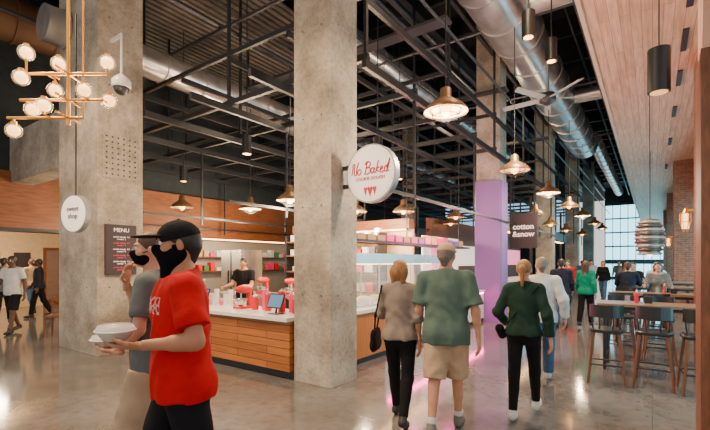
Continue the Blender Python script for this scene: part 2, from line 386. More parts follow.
    if hk in('short','cap'):
        P=[skull,C(hp(S((0,-.07,-.02))),hp(S((0,-.06,-.075))),.052,.035,k=.03),facecut]
        for sd in(-1,1): P.append(E(hp(S((sd*.08,.02,-.045))),S((.03,.05,.045)),HR,.01,-1))
    elif hk=='bob':
        P=[skull,C(hp((-.04,-.05,-.02)),hp((-.045,-.055,-.12)),.058,.04,k=.03),C(hp((.04,-.05,-.02)),hp((.045,-.055,-.12)),.058,.04,k=.03),E(hp((0,-.03,-.02)),(.092,.092,.10),HR,.03),facecut]
    elif hk=='long':
        P=[skull,C(hp((-.035,-.06,0)),hp((-.045,-.09,-.26)),.06,.035,k=.04),C(hp((.035,-.06,0)),hp((.045,-.09,-.26)),.06,.035,k=.04),E(hp((0,-.03,-.02)),(.09,.09,.10),HR,.03),facecut]
    elif hk=='pony':
        P=[skull,E(hp((0,-.115,.02)),(.03,.03,.03),HR,.02),C(hp((0,-.13,.02)),hp((0,-.135,-.17)),.032,.014,k=.02),facecut]
    if P: parts.append((P,min(res*.6,.008),.0025,(),hmt))
    if hk=='cap':
        cm=hair[2] if len(hair)>2 else M['blackp']
        P=[E(hp(S((0,-.012,.038))),S((.092,.112,.094)),HR,.01)]
        br=[E(hp(S((0,.135,.046))),S((.068,.085,.010)),HR,.012)]
        pt=hp(S((0,0,.030))); tl=HR@np.array((0,-.22,-1.)); tl/=np.linalg.norm(tl)
        parts.append((P,min(res*.5,.006),0,[(pt,tl)],cm)); parts.append((br,min(res*.4,.005),0,(),cm))
        parts.append(([E(hp(S((0,-.012,.133))),(.009,.009,.005),HR)],.003,0,(),cm))
    for sd in(-1,1):
        c=hp(S((sd*.032,.083,.011)))
        for cc,r,mm in ((c,.0125,M['eyew']),(c+HR@np.array((0,.0095,0)),.0055,M['pupil'])): parts.append((('sph',cc,r),0,0,(),mm))
    if extra: parts+=extra(dict(T=T,hp=hp,HR=HR,A=A,J=J,S=S))
    zmin=0; data=[]
    for i,(P,h,wv,cuts,mt) in enumerate(parts):
        if isinstance(P,tuple):
            m2=MB('t'); m2.sph(P[1],P[2],mt,10,8); data.append((np.array(m2.v),m2.f,mt)); continue
        V,F=field(P,h,wv,cuts); data.append((V,F.tolist(),mt))
        if i==shoe_i: zmin=V[:,2].min()
    for V,F,mt in data:
        V=V.copy(); V[:,2]-=zmin; mb.add((V*s).tolist(),F,mt,True)
    o=mb.obj((x,y,0),dg(th)); o['drop']=float(zmin)
    return o
def cloth(n,c,v=.12,r=.85): return mat('cloth_'+n,c,r,0,v,9,.55,spec=.2)
M['eyew']=mat('eye_white',(.75,.73,.7),.3); M['pupil']=mat('pupil',(.02,.012,.01),.2)
SK=mat('skin_light',(.52,.25,.15),.55,0,.08,15); SK2=mat('skin_tan',(.42,.185,.10),.55,0,.08,15); SKD=mat('skin_dark',(.09,.04,.025),.5)
red=cloth('red',(.50,.003,.006)); blk=cloth('black',(.006,.006,.008)); gry=cloth('grey',(.115,.13,.125)); kha=cloth('khaki',(.44,.31,.20))
mskm=mat('mask_black',(.004,.004,.006),.95,0,0,20,.2,spec=.1)
grn=cloth('sage',(.085,.135,.11)); beig=cloth('taupe',(.24,.19,.155)); dgr=cloth('darkgreen',(.012,.035,.024)); wht=cloth('white',(.50,.50,.51)); jean=cloth('jean',(.06,.12,.21),.3)
teal=cloth('teal',(.004,.22,.13)); nav=cloth('navy',(.015,.02,.035)); shw=mat('shoe_white',(.6,.58,.56),.6); shb=mat('shoe_black',(.015,.015,.017),.6); shg=mat('shoe_grey',(.15,.14,.13),.7)
hbr=mat('hair_brown',(.07,.03,.014),.6,0,.4,60,.3,stretch=(1,1,.15)); hbl=mat('hair_blond',(.27,.12,.04),.6,0,.35,60,.3,stretch=(1,1,.15)); hgr=mat('hair_grey',(.16,.125,.10),.6,0,.3,60,.3); hbk=mat('hair_black',(.012,.010,.008),.5)
capt=cloth('cap_tan',(.48,.33,.19))
redplain=cloth('red_plain',(.4,.012,.015))
def add_print(m):
    nt=m.node_tree; L=nt.links.new; b=nt.nodes['Principled BSDF']
    src=b.inputs['Base Color'].links[0].from_socket
    tc=nt.nodes.new('ShaderNodeTexCoord'); sp=nt.nodes.new('ShaderNodeSeparateXYZ'); L(tc.outputs['Object'],sp.inputs[0])
    def cmp(sock,c,e):
        n=nt.nodes.new('ShaderNodeMath'); n.operation='COMPARE'; n.inputs[1].default_value=c; n.inputs[2].default_value=e; L(sock,n.inputs[0]); return n.outputs[0]
    def mul(a,b_):
        n=nt.nodes.new('ShaderNodeMath'); n.operation='MULTIPLY'; L(a,n.inputs[0]); L(b_,n.inputs[1]); return n.outputs[0]
    gy=nt.nodes.new('ShaderNodeMath'); gy.operation='GREATER_THAN'; gy.inputs[1].default_value=.03; L(sp.outputs[1],gy.inputs[0])
    w=nt.nodes.new('ShaderNodeTexVoronoi'); w.feature='DISTANCE_TO_EDGE'; w.inputs['Scale'].default_value=26; L(tc.outputs['Object'],w.inputs[0])
    lt=nt.nodes.new('ShaderNodeMath'); lt.operation='LESS_THAN'; lt.inputs[1].default_value=.12; L(w.outputs[0],lt.inputs[0])
    k=mul(mul(mul(cmp(sp.outputs[0],0,.14),cmp(sp.outputs[2],1.42,.045)),gy.outputs[0]),lt.outputs[0])
    mx=nt.nodes.new('ShaderNodeMixRGB'); L(k,mx.inputs[0]); L(src,mx.inputs[1]); mx.inputs[2].default_value=(.6,.32,.30,1); L(mx.outputs[0],b.inputs['Base Color'])
add_print(red)
# ============================================================ ROOM
def slab(name,*a,mt,bev=0):
    m=MB(name); m.box(*a,mt); return m.obj(bev=bev)
slab('floor',-30,12,-8,60,-.1,0,mt=M['floor'])
slab('ceiling',-30,4,-1,60,9.2,9.4,mt=M['ceil'])
def column(x0,x1,y0,y1,zt=9.2,purple=False):
    m=MB('concrete_column'); m.box(x0,x1,y0,y1,0,zt,M['conc'])
    for z in np.arange(1.2,zt,1.2):
        for f in(.25,.75):
            yy=y0+(y1-y0)*f; m.cyl((x1-.004,yy,z),(x1+.002,yy,z),.014,M['dgrey'],n=10)
            xx=x0+(x1-x0)*f; m.cyl((xx,y0-.002,z),(xx,y0+.004,z),.014,M['dgrey'],n=10)
    for z in(2.4,4.8,7.2):
        m.box(x0-.002,x1+.002,y0-.002,y1+.002,z-.004,z+.004,M['signg'])
    return m.obj(bev=.012)
column(-4.07,-3.41,4.28,4.86)
column(-9.5,-7.88,3.37,4.17)
for y in(11.7,19.1,26.5,34): column(-4.07,-3.41,y,y+.6)
for y in(11.7,19.1): column(-10.6,-9.9,y,y+.6)
m=MB('concrete_beam'); m.box(-19,-9.5,3.55,4.0,3.6,4.8,M['conc']); m.obj(bev=.01)
m=MB('purple_panel'); m.box(-4.09,-3.39,11.62,11.695,0,3.9,M['purple']); m.box(-3.405,-3.37,11.70,12.3,0,3.9,M['purple']); m.obj()
m=MB('perforated_anchor_plate')
m.box(-7.878,-7.868,3.45,4.1,3.15,3.95,M['conc'])
for i in range(6):
    for j in range(8): m.cyl((-7.868,3.52+i*.1,3.22+j*.095),(-7.862,3.52+i*.1,3.22+j*.095),.016,M['board'],n=8)
m.obj()
slab('wall_left_upper',-13.3,-13,-2,30,3.9,9.2,mt=M['teal'])
m=MB('wood_header_beam'); m.box(-13.35,-12.9,-2,29,2.5,3.9,M['woodband']); m.box(-13.4,-12.85,-2,29,2.42,2.5,M['black']); m.box(-12.86,-12.82,6.6,20,2.44,2.48,M['warmled']); m.obj()
slab('wall_kitchen',-13.3,-13,6.6,30,0,2.42,mt=M['tile'])
slab('wall_left',-19.3,-19,-2,30,0,3.6,mt=M['cream'])
slab('ceiling_lobby',-19.3,-13.4,-2,12,3.0,3.1,mt=M['cream'])
m=MB('door_1'); m.box(-18.98,-18.93,6.2,7.2,0,2.2,M['woodband']); m.box(-18.94,-18.9,6.3,7.1,.2,2.1,M['glass']); m.obj()
m=MB('wall_frames')
for y in(3.2,4.4,5.3): m.box(-18.97,-18.94,y,y+.5,1.4,2.0,M['board'])
m.obj()
slab('wall_back_left',-13,-4,30,30.3,0,9.2,mt=M['teal'])
m=MB('window_1')
for i in range(8):
    x=-12.8+i*1.1; 
    for z in (3.6,4.7): m.box(x,x+.98,29.95,29.99,z,z+1.0,M['winb'])
m.obj()
slab('wall_back',-4,8,50,50.3,0,9.2,mt=M['teal'])
m=MB('window_2')
for i in range(9):
    x=-3.9+i*.65
    for z in(.2,1.9,3.3,4.7,6.1): m.box(x,x+.58,49.9,49.95,z,z+1.25,M['win'])
m.obj()
m=MB('wall_right')
for y in(9.0,18.5,27,36): m.box(.62,1.5,y,y+.9,0,5.2,M['brick'])
m.box(1.3,1.5,5,50,0,.5,M['brick']); m.box(1.3,1.5,5,50,3.9,5.2,M['brick'])
m.obj()
m=MB('window_3')
for a,b in((5.2,9),(9.9,18.5),(19.4,27),(27.9,36),(36.9,50)):
    n=max(3,int((b-a)/1.2)); w=(b-a)/n
    for i in range(n):
        for z in(.5,2.2): m.box(1.40,1.43,a+i*w+.04,a+(i+1)*w-.04,z+.03,z+1.65,M['win'])
        m.box(1.33,1.47,a+i*w-.04,a+i*w+.04,.5,3.9,M['black'])
    m.box(1.33,1.47,a,b,2.15,2.22,M['black'])
m.obj()
slab('ceiling_wood_soffit',-.8,1.6,-1,50,5.2,5.35,mt=M['woodceil'])
m=MB('trim_soffit_fascia'); m.box(-.86,-.8,-1,50,5.18,6.0,M['plaster']); m.box(-.8,1.6,-1,50,5.36,9.2,M['ceil']); m.obj()
m=MB('slot_diffusers')
for y in(4.1,5.3,6.6,8.1,9.8,12,15,19): m.box(.38,.46,y,y+.8,5.17,5.2,M['board'])
m.obj()
m=MB('brick_pillar'); m.box(.37,.62,4.75,5.25,0,3.45,M['brick']); m.box(.345,.37,4.72,5.27,0,3.5,M['walnut']); m.box(.345,.65,4.70,4.75,0,3.5,M['walnut']); m.box(.36,.65,4.74,5.25,3.5,5.17,M['plaster']); m.obj()
# ============================================================ OVERHEAD
def duct(name,x,z,r,y0,y1,mt,ring=1.2):
    m=MB(name); m.cyl((x,y0,z),(x,y1,z),r,mt,n=32)
    y=y0+.3
    while y<y1: m.cyl((x,y,z),(x,y+.05,z),r+.025,mt,n=32); y+=ring
    y=y0+1.2
    while y<y1: m.cyl((x,y,z),(x,y,9.2),.012,M['black'],n=6); y+=3.6
    return m.obj()
duct('round_duct',-2.58,7.0,.56,1.5,22,M['duct'])
duct('round_duct',-2.2,7.3,.3,22.05,40,M['duct'])
duct('round_duct',-9.2,6.1,.33,3,22,M['duct'],1.0)
duct('round_duct',-6.6,7.5,.4,8,28,M['duct'],1.0)
duct('bronze_duct',-12.0,7.2,.5,-1,4.6,M['bronze'],.8)
duct('bronze_duct',-9.6,8.0,.35,-1,3.3,M['bronze'],.8)
m=MB('branch_duct'); m.cyl((-2.1,9.2,7.0),(-1.0,9.2,7.0),.22,M['duct'],n=24); m.cyl((-2.1,15.2,7.0),(-1.0,15.2,7.0),.22,M['duct'],n=24); m.obj()
m=MB('corrugated_deck')
x=-12.9
while x<-7.4: m.box(x,x+.11,4.4,11,7.8,7.85,M['deck']); m.box(x+.11,x+.2,4.4,11,7.87,7.92,M['deck']); x+=.2
m.obj()
m=MB('ceiling_joists')
for y in np.arange(1,44,1.9): m.box(-13,-.9,y,y+.12,8.6,9.2,M['black'])
for x in(-11.5,-7.5,-5.2,-3.7,-1.5): m.box(x,x+.18,0,45,8.2,8.6,M['black'])
m.obj()
m=MB('ceiling_pipes')
for x,z,r in((-1.4,7.9,.05),(-1.7,7.7,.035),(-3.6,7.4,.06),(-4.6,7.0,.05),(-5.4,6.7,.04),(-8,7.0,.06),(-10.4,6.6,.05),(-1.2,6.6,.04),(-3.2,6.1,.03),(-5.0,7.8,.08)):
    m.cyl((x,1,z),(x,45,z),r,M['dgrey'],n=8)
for y in(6,9.5,14,20): m.cyl((-12.8,y,6.9),(-.9,y,6.9),.04,M['dgrey'],n=8)
for y in(7.5,11.5,17): m.box(-12.8,-3.2,y,y+.3,6.3,6.36,M['dgrey'])
m.obj()
m=MB('steel_trellis')
b=M['black']
XS=[-3.35,-4.9,-6.4,-7.9,-9.4,-10.9,-12.4]
YS=[5.0+1.5*i for i in range(16)]
for x in XS: m.box(x-.035,x+.035,4.2 if x<-4.2 else 4.95,28,4.42,4.54,b)
for y in YS: m.box(-12.8,-3.3,y-.035,y+.035,4.54,4.63,b)
for x in XS: m.box(x-.03,x+.03,5,28,5.35,5.45,b)
for y in YS[::2]: m.box(-12.8,-3.3,y-.03,y+.03,5.45,5.53,b)
for i,x in enumerate(XS):
    for j,y in enumerate(YS):
        if (i+j)%2==0: m.box(x-.025,x+.025,y-.025,y+.025,4.5,8.6,b)
        if (i%2==0 and j%2==1): m.box(x-.02,x+.02,y-.02,y+.02,2.6,4.5,b)
for x in XS[::2]: m.box(x-.02,x+.02,5,20,2.75,2.8,b)
m.obj()
m=MB('ceiling_fan')
c=(-2.07,11.03,5.62)
m.cyl((c[0],c[1],5.7),(c[0],c[1],6.50),.03,M['signg']); m.lathe([(.02,.16),(.17,.11),(.19,-.07),(.06,-.16),(0,-.16)],c,M['dgrey'])
for i in range(5):
    a=i*2*PI/5+.5; R=Matrix.Rotation(a,3,'Z')@Matrix.Rotation(.35,3,'X')
    m.box(c[0]+.13,c[0]+1.12,c[1]-.075,c[1]+.075,c[2]-.012,c[2]+.012,M['fanblade'],R,c)
m.obj()
def barn(name='barn_pendant_lamp',r=.29,cord=4.):
    m=MB(name); 
    m.lathe([(.03,.26),(.07,.24),(.08,.13),(.11,.10),(r*.75,.03),(r,-.05),(r,-.07)],(0,0,0),M['shade'],28)
    m.lathe([(.07,.09),(r*.72,.02),(r-.01,-.05)],(0,0,-.004),M['shadein'],28)
    m.sph((0,0,-.04),(.075,.075,.09),M['bulb'],12,8)
    for i in range(8):
        a=i*PI/4; pts=[(r*.72*math.cos(a)*q,r*.72*math.sin(a)*q,-.05-.13*math.sqrt(max(0,1-q*q))) for q in(1,.8,.5,.2,0)]
        m.tube(pts,.004,M['black'],5)
    m.torus((0,0,-.05),r*.72,.006,M['black']); m.torus((0,0,-.12),r*.6,.004,M['black'])
    m.cyl((0,0,.26),(0,0,cord),.009,M['black'],n=6)
    return m
o=barn().obj((-2.21,5.18,3.68))
o2=barn(cord=2.75).obj((-2.2,8.5,3.5)); 
for y in(11.8,15.1,18.4,): dup(o2,(-2.2,y,3.5))
for y in(22.5,26): dup(o2,(-2.2,y,3.5))
for p in((-6.2,6.4,3.0),(-6.2,8.8,3.0),(-8.6,7.4,3.1),(-5.2,9.5,3.0),(-9.8,6.2,3.1),(-5.0,12.5,3.1),(-6,14.5,3.1),(-3.0,14,3.2),(-3.1,17,3.1),(-3.1,20.5,3.1),(-2.9,24,3.1)): dup(o2,p)
m=MB('cylinder_spotlight'); m.cyl((0,0,-.2),(0,0,.2),.09,M['blackp'],n=24); m.cyl((0,0,-.205),(0,0,-.2),.07,M['shadein'],n=20); m.cyl((0,0,.2),(0,0,1.78),.006,M['black'],n=6)
o=m.obj((.05,4.8,3.42)); 
m2=MB('cylinder_spotlight'); m2.cyl((0,0,-.2),(0,0,.2),.10,M['blackp'],n=24); m2.cyl((0,0,-.206),(0,0,-.2),.07,M['bulb'],n=20); m2.cyl((0,0,.2),(0,0,4.4),.012,M['black'],n=6)
o2=m2.obj((-10.2,6.5,4.0))
for p in((-7.2,6.1,4.2),(-1.6,7.0,5.4),(-1.5,8.3,5.5),(-5.6,10,4.1),(-4.6,7.3,4.0),(-8.4,9,4.1)): dup(o2,p)
m=MB('perforated_drum_pendant')
for i in range(9):
    z=-.30+i*.07; r=.17+.05*math.sin(i/8*PI); m.torus((0,0,z),r,.018,M['dgrey'] if i%2 else M['signg'],24,6,1.4)
m.lathe([(.15,-.32),(.2,-.1),(.2,.1),(.15,.30),(.03,.33)],(0,0,0),M['shade']); m.cyl((0,0,.33),(0,0,3.1),.006,M['black'],n=6); m.sph((0,0,-.3),.05,M['bulb'])
o=m.obj((-.04,9.2,2.1)); dup(o,(-.05,16.5,2.3))
ang=math.radians(35.3); 
m=MB('globe_chandelier'); cz=3.3; B=M['brass']
def ch(l,z,d=0): return (l,d,z-cz)
m.cyl(ch(.13,2.95),ch(.13,5.9),.017,B); m.cyl(ch(.13,5.9),ch(.13,9.2),.010,B)
m.cyl(ch(.27,3.02),ch(.27,4.6),.010,B)
for z,x0,x1 in((3.44,-.36,.50),(3.19,-.33,.46),(3.02,-.45,.27)): m.cyl(ch(x0,z),ch(x1,z),.014,B); m.cyl(ch(.13,z,-.17),ch(.13,z,.17),.011,B)
G=[(-.27,3.64,0),(-.03,3.58,.1),(-.24,3.36,-.1),(-.08,3.33,.12),(.50,3.545,0),(.33,3.25,-.08),(.46,3.22,.1),(-.29,3.135,.1),(-.03,3.10,-.1),(-.39,2.9,0)]
for l,z,d in G:
    zt=min((3.44,3.19,3.02),key=lambda q:abs(q-z)); m.tube([ch(l,zt,0),ch(l,zt,d),ch(l,z,d)],.010,B); m.cyl(ch(l,z+.0,d),ch(l,z+.085,d),.025,B); m.sph(ch(l,z,d),.074,M['glass']); m.sph(ch(l,z,d),.055,M['globe'])
m.obj((-4.64,1.61,cz),ang)
m=MB('security_camera_dome'); m.lathe([(.02,.22),(.10,.16),(.15,.10),(.15,0),(.13,-.02)],(0,0,0),M['white']); m.sph((0,0,-.02),(.12,.12,.12),M['dgrey']); m.cyl((0,0,.2),(0,0,.9),.02,M['white']); m.box(-.35,0,-.02,.02,.85,.9,M['white']); m.obj((-7.3,3.5,4.6))
# signs
m=MB('round_blade_sign'); n=48
m.cyl((0,-.05,0),(0,.05,0),.375,M['signg'],n=n); m.cyl((0,-.056,0),(0,.056,0),.355,M['signw'],n=n); m.box(-.46,-.33,-.02,.02,-.15,-.1,M['black']); m.box(-.46,-.33,-.02,.02,.1,.15,M['black'])
sg=m.obj((-2.945,4.55,2.785))
RR=(PI/2,0,0); tx=mat('sign_red_ink',(.55,.004,.04),.5)
cu=bpy.data.curves.new('script_lettering','CURVE'); cu.dimensions='3D'; cu.bevel_depth=.0075; cu.resolution_u=6; cu.materials.append(tx)
STR=[[(0,.05),(.05,.5),(.14,1),(.22,.5),(.38,0),(.46,.5),(.6,1.1)],
 [(.82,.5),(.65,.4),(.62,.15),(.75,0),(.92,.12),(.95,.35),(.82,.5)],
 [(1.42,0),(1.46,.5),(1.52,1)],[(1.3,.85),(1.55,1.05),(1.85,.9),(1.75,.6),(1.5,.52)],[(1.5,.52),(1.85,.48),(1.9,.2),(1.65,0),(1.3,.06)],
 [(2.28,.42),(2.1,.48),(2.0,.2),(2.12,.02),(2.28,.2),(2.32,.45),(2.31,.1),(2.45,.05)],
 [(2.5,.0),(2.58,.5),(2.66,1.05)],[(2.82,.5),(2.58,.27),(2.72,.15),(2.88,.02)],
 [(2.95,.2),(3.15,.32),(3.1,.5),(2.97,.38),(2.96,.1),(3.1,0),(3.32,.12)],
 [(3.62,.42),(3.46,.48),(3.36,.2),(3.48,.02),(3.64,.2),(3.78,1.1)],[(3.78,1.1),(3.66,.1),(3.85,.06)]]
for st_ in STR:
    sp=cu.splines.new('BEZIER'); sp.bezier_points.add(len(st_)-1)
    for bp,(a,b_) in zip(sp.bezier_points,st_):
        bp.co=((a-1.93+b_*.12)*.148,-.060,b_*.15-.005); bp.handle_left_type=bp.handle_right_type='AUTO'
so=bpy.data.objects.new('script_lettering',cu); bpy.context.collection.objects.link(so); so.parent=sg
text('COOKIE DOUGH',.058,tx,(0,-.06,-.065),RR,sg,'small_lettering',0,.001)
m=MB('sign_hearts')
for i,(x,r) in enumerate(((-.07,.03),(0,.045),(.07,.03))): m.add([(x,-.06,-.26-r),(x+r,-.06,-.19),(x+r*.5,-.06,-.165),(x,-.06,-.185),(x-r*.5,-.06,-.165),(x-r,-.06,-.19)],[(0,1,2,3),(0,3,4,5)],tx)
for i in range(44):
    a=i/44*2*PI
    m.sph((.325*math.cos(a),-.058,.325*math.sin(a)),(.006,.004,.006),tx,6,4)
m.obj(parent=sg)
m=MB('hanging_round_sign'); m.cyl((0,-.04,0),(0,.04,0),.28,M['signg'],n=40); m.cyl((0,-.045,0),(0,.045,0),.265,M['signw'],n=40); m.cyl((0,0,.28),(0,0,3),.012,M['black'],n=8)
sg=m.obj((-7.056,2.722,2.37),math.radians(13)); text('sweet\nshop',.11,M['board'],(0,-.05,.02),RR,sg)
m=MB('menu_board_sign'); m.box(-7.866,-7.82,3.48,4.02,1.42,2.32,M['board']); sg=m.obj()
RX=(PI/2,0,PI/2); text('MENU',.1,M['signw'],(-7.815,3.75,2.22),RX,sg)
for i in range(6): text('cookie dough  4.5\nsundae  6',.04,M['pink'] if i%2 else M['signw'],(-7.815,3.75,2.08-i*.11),RX,sg)
m=MB('hanging_shop_sign'); m.box(-3.5,-2.72,13,13.08,2.06,3.1,M['board']); m.cyl((-3.4,13.04,3.1),(-3.4,13.04,4.4),.01,M['black']); m.cyl((-2.8,13.04,3.1),(-2.8,13.04,6.4),.01,M['black']); sg=m.obj()
text('cotton\n&snow',.22,M['signw'],(-3.11,12.98,2.58),RR,sg,bold=.006)
# ============================================================ STALLS
m=MB('wood_service_counter')
m.box(-7.86,-4.1,4.3,4.9,.0,.12,M['black']); m.box(-7.86,-4.1,4.22,4.95,.12,.82,M['woodc']); m.box(-7.87,-4.09,4.15,5.0,.82,.88,M['white']); m.obj(bev=.006)
m=MB('side_service_counter')
m.box(-4.4,-3.86,4.9,11.6,0,.1,M['black']); m.box(-4.45,-3.82,4.9,6.3,.1,.82,M['woodcy']); m.box(-4.45,-3.82,6.3,11.6,.1,.82,M['white']); m.box(-4.5,-3.78,4.88,11.62,.82,.88,M['white'])
for y in np.arange(6.3,11.6,.88): m.box(-3.825,-3.815,y,y+.01,.1,.82,M['signg'])
m.box(-3.815,-3.795,6.4,11.5,.79,.815,M['led'])
m.obj(bev=.004)
m=MB('glass_display_case')
m.box(-4.4,-3.95,5.1,8.9,.88,.92,M['steel']); m.box(-4.45,-3.95,5.1,8.9,1.62,1.80,M['steel']); m.box(-4.3,-4.1,5.2,8.8,1.605,1.62,M['warmled'])
for y in(5.12,6.4,7.6,8.85): m.cyl((-4.0,y,.9),(-4.0,y,1.64),.014,M['steel']); m.cyl((-4.4,y,.9),(-4.4,y,1.64),.014,M['steel'])
m.box(-3.97,-3.96,5.1,8.9,.95,1.6,M['glass']); m.box(-4.4,-4.0,5.1,8.9,1.25,1.265,M['glass'])
for i in range(9): m.cyl((-4.2,5.4+i*.4,.92),(-4.2,5.4+i*.4,1.0),.14,M['foil'],r1=.15,n=20); m.sph((-4.2,5.4+i*.4,1.0),(.12,.12,.05),M[('beige','pink','cream')[i%3]])
m.obj()
m=MB('overhead_merchandise_shelf'); m.box(-4.5,-4.0,5.0,11,2.0,2.04,M['black'])
for y in(5.05,8,10.95): m.cyl((-4.3,y,2.02),(-4.3,y,4.5),.012,M['black'])
for y in np.arange(5.2,10.8,.33): 
    h=random.uniform(.1,.2); m.box(-4.35,-4.1,y,y+.26,2.04,2.04+h,M[random.choice(['pink','purple','red','walnut','beige','pink'])])
m.obj()
m=MB('lit_stall_panel'); m.box(-6.6,-6.5,9.8,11.5,0,2.6,M['panel']); m.box(-4.6,-4.55,9.3,11.55,1.0,2.3,M['panel']); m.box(-4.54,-4.52,9.7,10.5,1.1,2.0,M['pinkpanel']); m.obj()
m=MB('prep_wall'); m.box(-9.0,-5.0,9.6,9.7,0,2.5,M['cream']); m.box(-9.0,-5.0,9.4,9.7,2.5,2.75,M['woodband']); m.box(-8.9,-5.1,9.42,9.46,2.46,2.49,M['warmled']); m.obj()
m=MB('kitchen_shelving')
for x in(-8.8,-7.2,-5.6): m.box(x-.03,x+.03,8.9,9.3,0,2.4,M['black'])
for z in(.85,1.35,1.8,2.2):
    m.box(-8.85,-5.55,8.9,9.3,z,z+.04,M['walnut'])
    x=-8.7
    while x<-5.8:
        w=random.uniform(.12,.3);h=random.uniform(.12,.32)
        mm=M[random.choice(['white','foil','beige','pink','red','steel','cream'])]
        if random.random()<.5: m.box(x,x+w,9.0,9.2,z+.04,z+.04+h,mm)
        else: m.cyl((x+w/2,9.1,z+.04),(x+w/2,9.1,z+.04+h),w*.4,mm,n=14)
        x+=w+.08
m.obj()
m=MB('kitchen_prep_table'); m.box(-9,-6.2,6.6,7.3,.86,.9,M['steel']); m.box(-8.95,-6.25,6.65,7.25,.3,.33,M['steel'])
for x in(-8.9,-6.3):
    for y in(6.7,7.2): m.cyl((x,y,0),(x,y,.88),.02,M['steel'])
m.obj()
m=MB('refrigerator'); m.box(-10.6,-9.7,8,8.8,.08,2.0,M['steel']); m.box(-10.15,-10.14,7.98,8,.1,1.98,M['black']); m.box(-10.22,-10.19,7.93,7.97,.9,1.4,M['black']); m.box(-10.1,-10.07,7.93,7.97,.9,1.4,M['black'])
for x in(-10.55,-9.75): m.cyl((x,8.1,0),(x,8.1,.1),.03,M['black']); m.cyl((x,8.7,0),(x,8.7,.1),.03,M['black'])
m.obj()
m=MB('wall_shelf')
for z in(1.3,1.8): 
    m.box(-12.99,-12.7,7,18,z,z+.04,M['walnut'])
    y=7.1
    while y<17.8: h=random.uniform(.1,.3); m.box(-12.95,-12.75,y,y+.18,z+.04,z+.04+h,M[random.choice(['white','beige','red','pink','foil','leaf'])]); y+=.26
m.obj()
def mixer(x,y,z,mt):
    m=MB('stand_mixer'); m.box(x-.1,x+.1,y-.16,y+.16,z,z+.04,mt); m.cyl((x,y+.1,z+.03),(x,y+.1,z+.28),.05,mt,r1=.045); m.sph((x,y-.01,z+.32),(.075,.19,.07),mt); m.lathe([(.03,0),(.09,.03),(.11,.13),(.105,.13)],(x,y-.07,z+.04),M['steel']); m.cyl((x,y-.07,z+.27),(x,y-.07,z+.12),.015,M['steel']); m.obj(bev=.006)
mixer(-6.7,6.95,.9,M['red']); mixer(-7.6,6.95,.9,M['red']); mixer(-5.55,4.65,.88,M['red'])
m=MB('candy_jars')
for i in range(7):
    x=-4.35-i*.15; y=4.62+.08*(i%2); h=.20+.06*(i%3)
    m.cyl((x,y,.88),(x,y,.88+h),.055,M[('red','pink','red','white')[i%4]],n=16); m.cyl((x,y,.88+h),(x,y,.90+h),.045,M['steel'],n=16); m.sph((x,y,.91+h),.014,M['steel'],8,6)
m.obj()
m=MB('stacked_cups')
for i in range(7):
    x=-5.9-i*.13; h=.12+.08*((i*2)%3)
    m.cyl((x,4.75,.88),(x,4.75,.88+h),.035,M['white'] if i%3 else M['pink'],r1=.045,n=16)
    for k in range(3): m.torus((x,4.75,.88+h-.02*k),.046,.003,M['white'],16,4)
m.obj()
m=MB('countertop_glass_case')
m.box(-7.6,-6.9,4.35,4.85,.88,.92,M['white']); m.box(-7.6,-6.9,4.35,4.85,1.3,1.33,M['white'])
for x in(-7.59,-6.91):
    for y in(4.36,4.84): m.cyl((x,y,.9),(x,y,1.32),.012,M['steel'])
m.box(-7.58,-6.92,4.35,4.36,.92,1.3,M['glass']); m.box(-7.58,-6.92,4.4,4.8,1.1,1.11,M['glass'])
for i in range(5): m.sph((-7.45+i*.11,4.6,.955),(.045,.045,.035),M['beige']); m.sph((-7.45+i*.11,4.6,1.14),(.04,.04,.03),M['pink'])
m.obj()
def pos(x,y,z,rz):
    m=MB('register_tablet'); m.box(-.09,.09,-.07,.07,0,.015,M['blackp']); m.cyl((0,0,.01),(0,.02,.14),.015,M['blackp'])
    R=Matrix.Rotation(-.4,3,'X'); m.box(-.15,.15,-.01,.01,.08,.30,M['blackp'],R,(0,0,.19)); m.box(-.135,.135,-.013,-.01,.095,.285,M['screen'],R,(0,0,.19)); m.obj((x,y,z),rz)
pos(-4.55,4.4,.88,0); pos(-6.5,4.5,.88,.2)
m=MB('potted_plant'); m.cyl((0,0,0),(0,0,.16),.08,M['white'],r1=.1,n=18)
for i in range(26):
    a=random.random()*2*PI; r=random.uniform(.1,.24); h=random.uniform(.08,.3)
    p=Vector((0,0,.15)); q=Vector((r*.6*math.cos(a),r*.6*math.sin(a),.18+h)); e=Vector((r*math.cos(a),r*math.sin(a),.12+h*.8)); w=Vector((-math.sin(a),math.cos(a),0))*.028
    m.add([p,q-w,e,q+w],[(0,1,2,3)],M['leaf'])
m.obj((-6.9,9.55,2.75))
for y0,mt,pn in((13.5,'woodcy','panel'),(20.5,'walnut','pinkpanel')):
    m=MB('market_stall'); m.box(-4.5,-3.8,y0,y0+5.2,0,1.0,M[mt]); m.box(-4.6,-3.7,y0-.05,y0+5.25,1.0,1.06,M['white']); m.box(-6.5,-6.3,y0,y0+5.2,0,3.2,M['walnut']); m.box(-6.29,-6.25,y0+.4,y0+4.8,1.5,2.3,M[pn])
    m.box(-4.3,-3.8,y0,y0+5.2,2.7,3.1,M['black']); m.box(-4.2,-4.0,y0+.2,y0+5,2.68,2.7,M['warmled'])
    for y in(y0+.1,y0+5.1): m.box(-4.2,-4.1,y-.05,y+.05,1.0,4.4,M['black'])
    m.obj()
m=MB('wall_lantern'); m.box(0,.14,-.02,.02,.18,.22,M['brass']); m.cyl((0,0,.16),(0,0,.24),.05,M['brass'],r1=.02); m.cyl((0,0,-.12),(0,0,.14),.05,M['globe'],n=14)
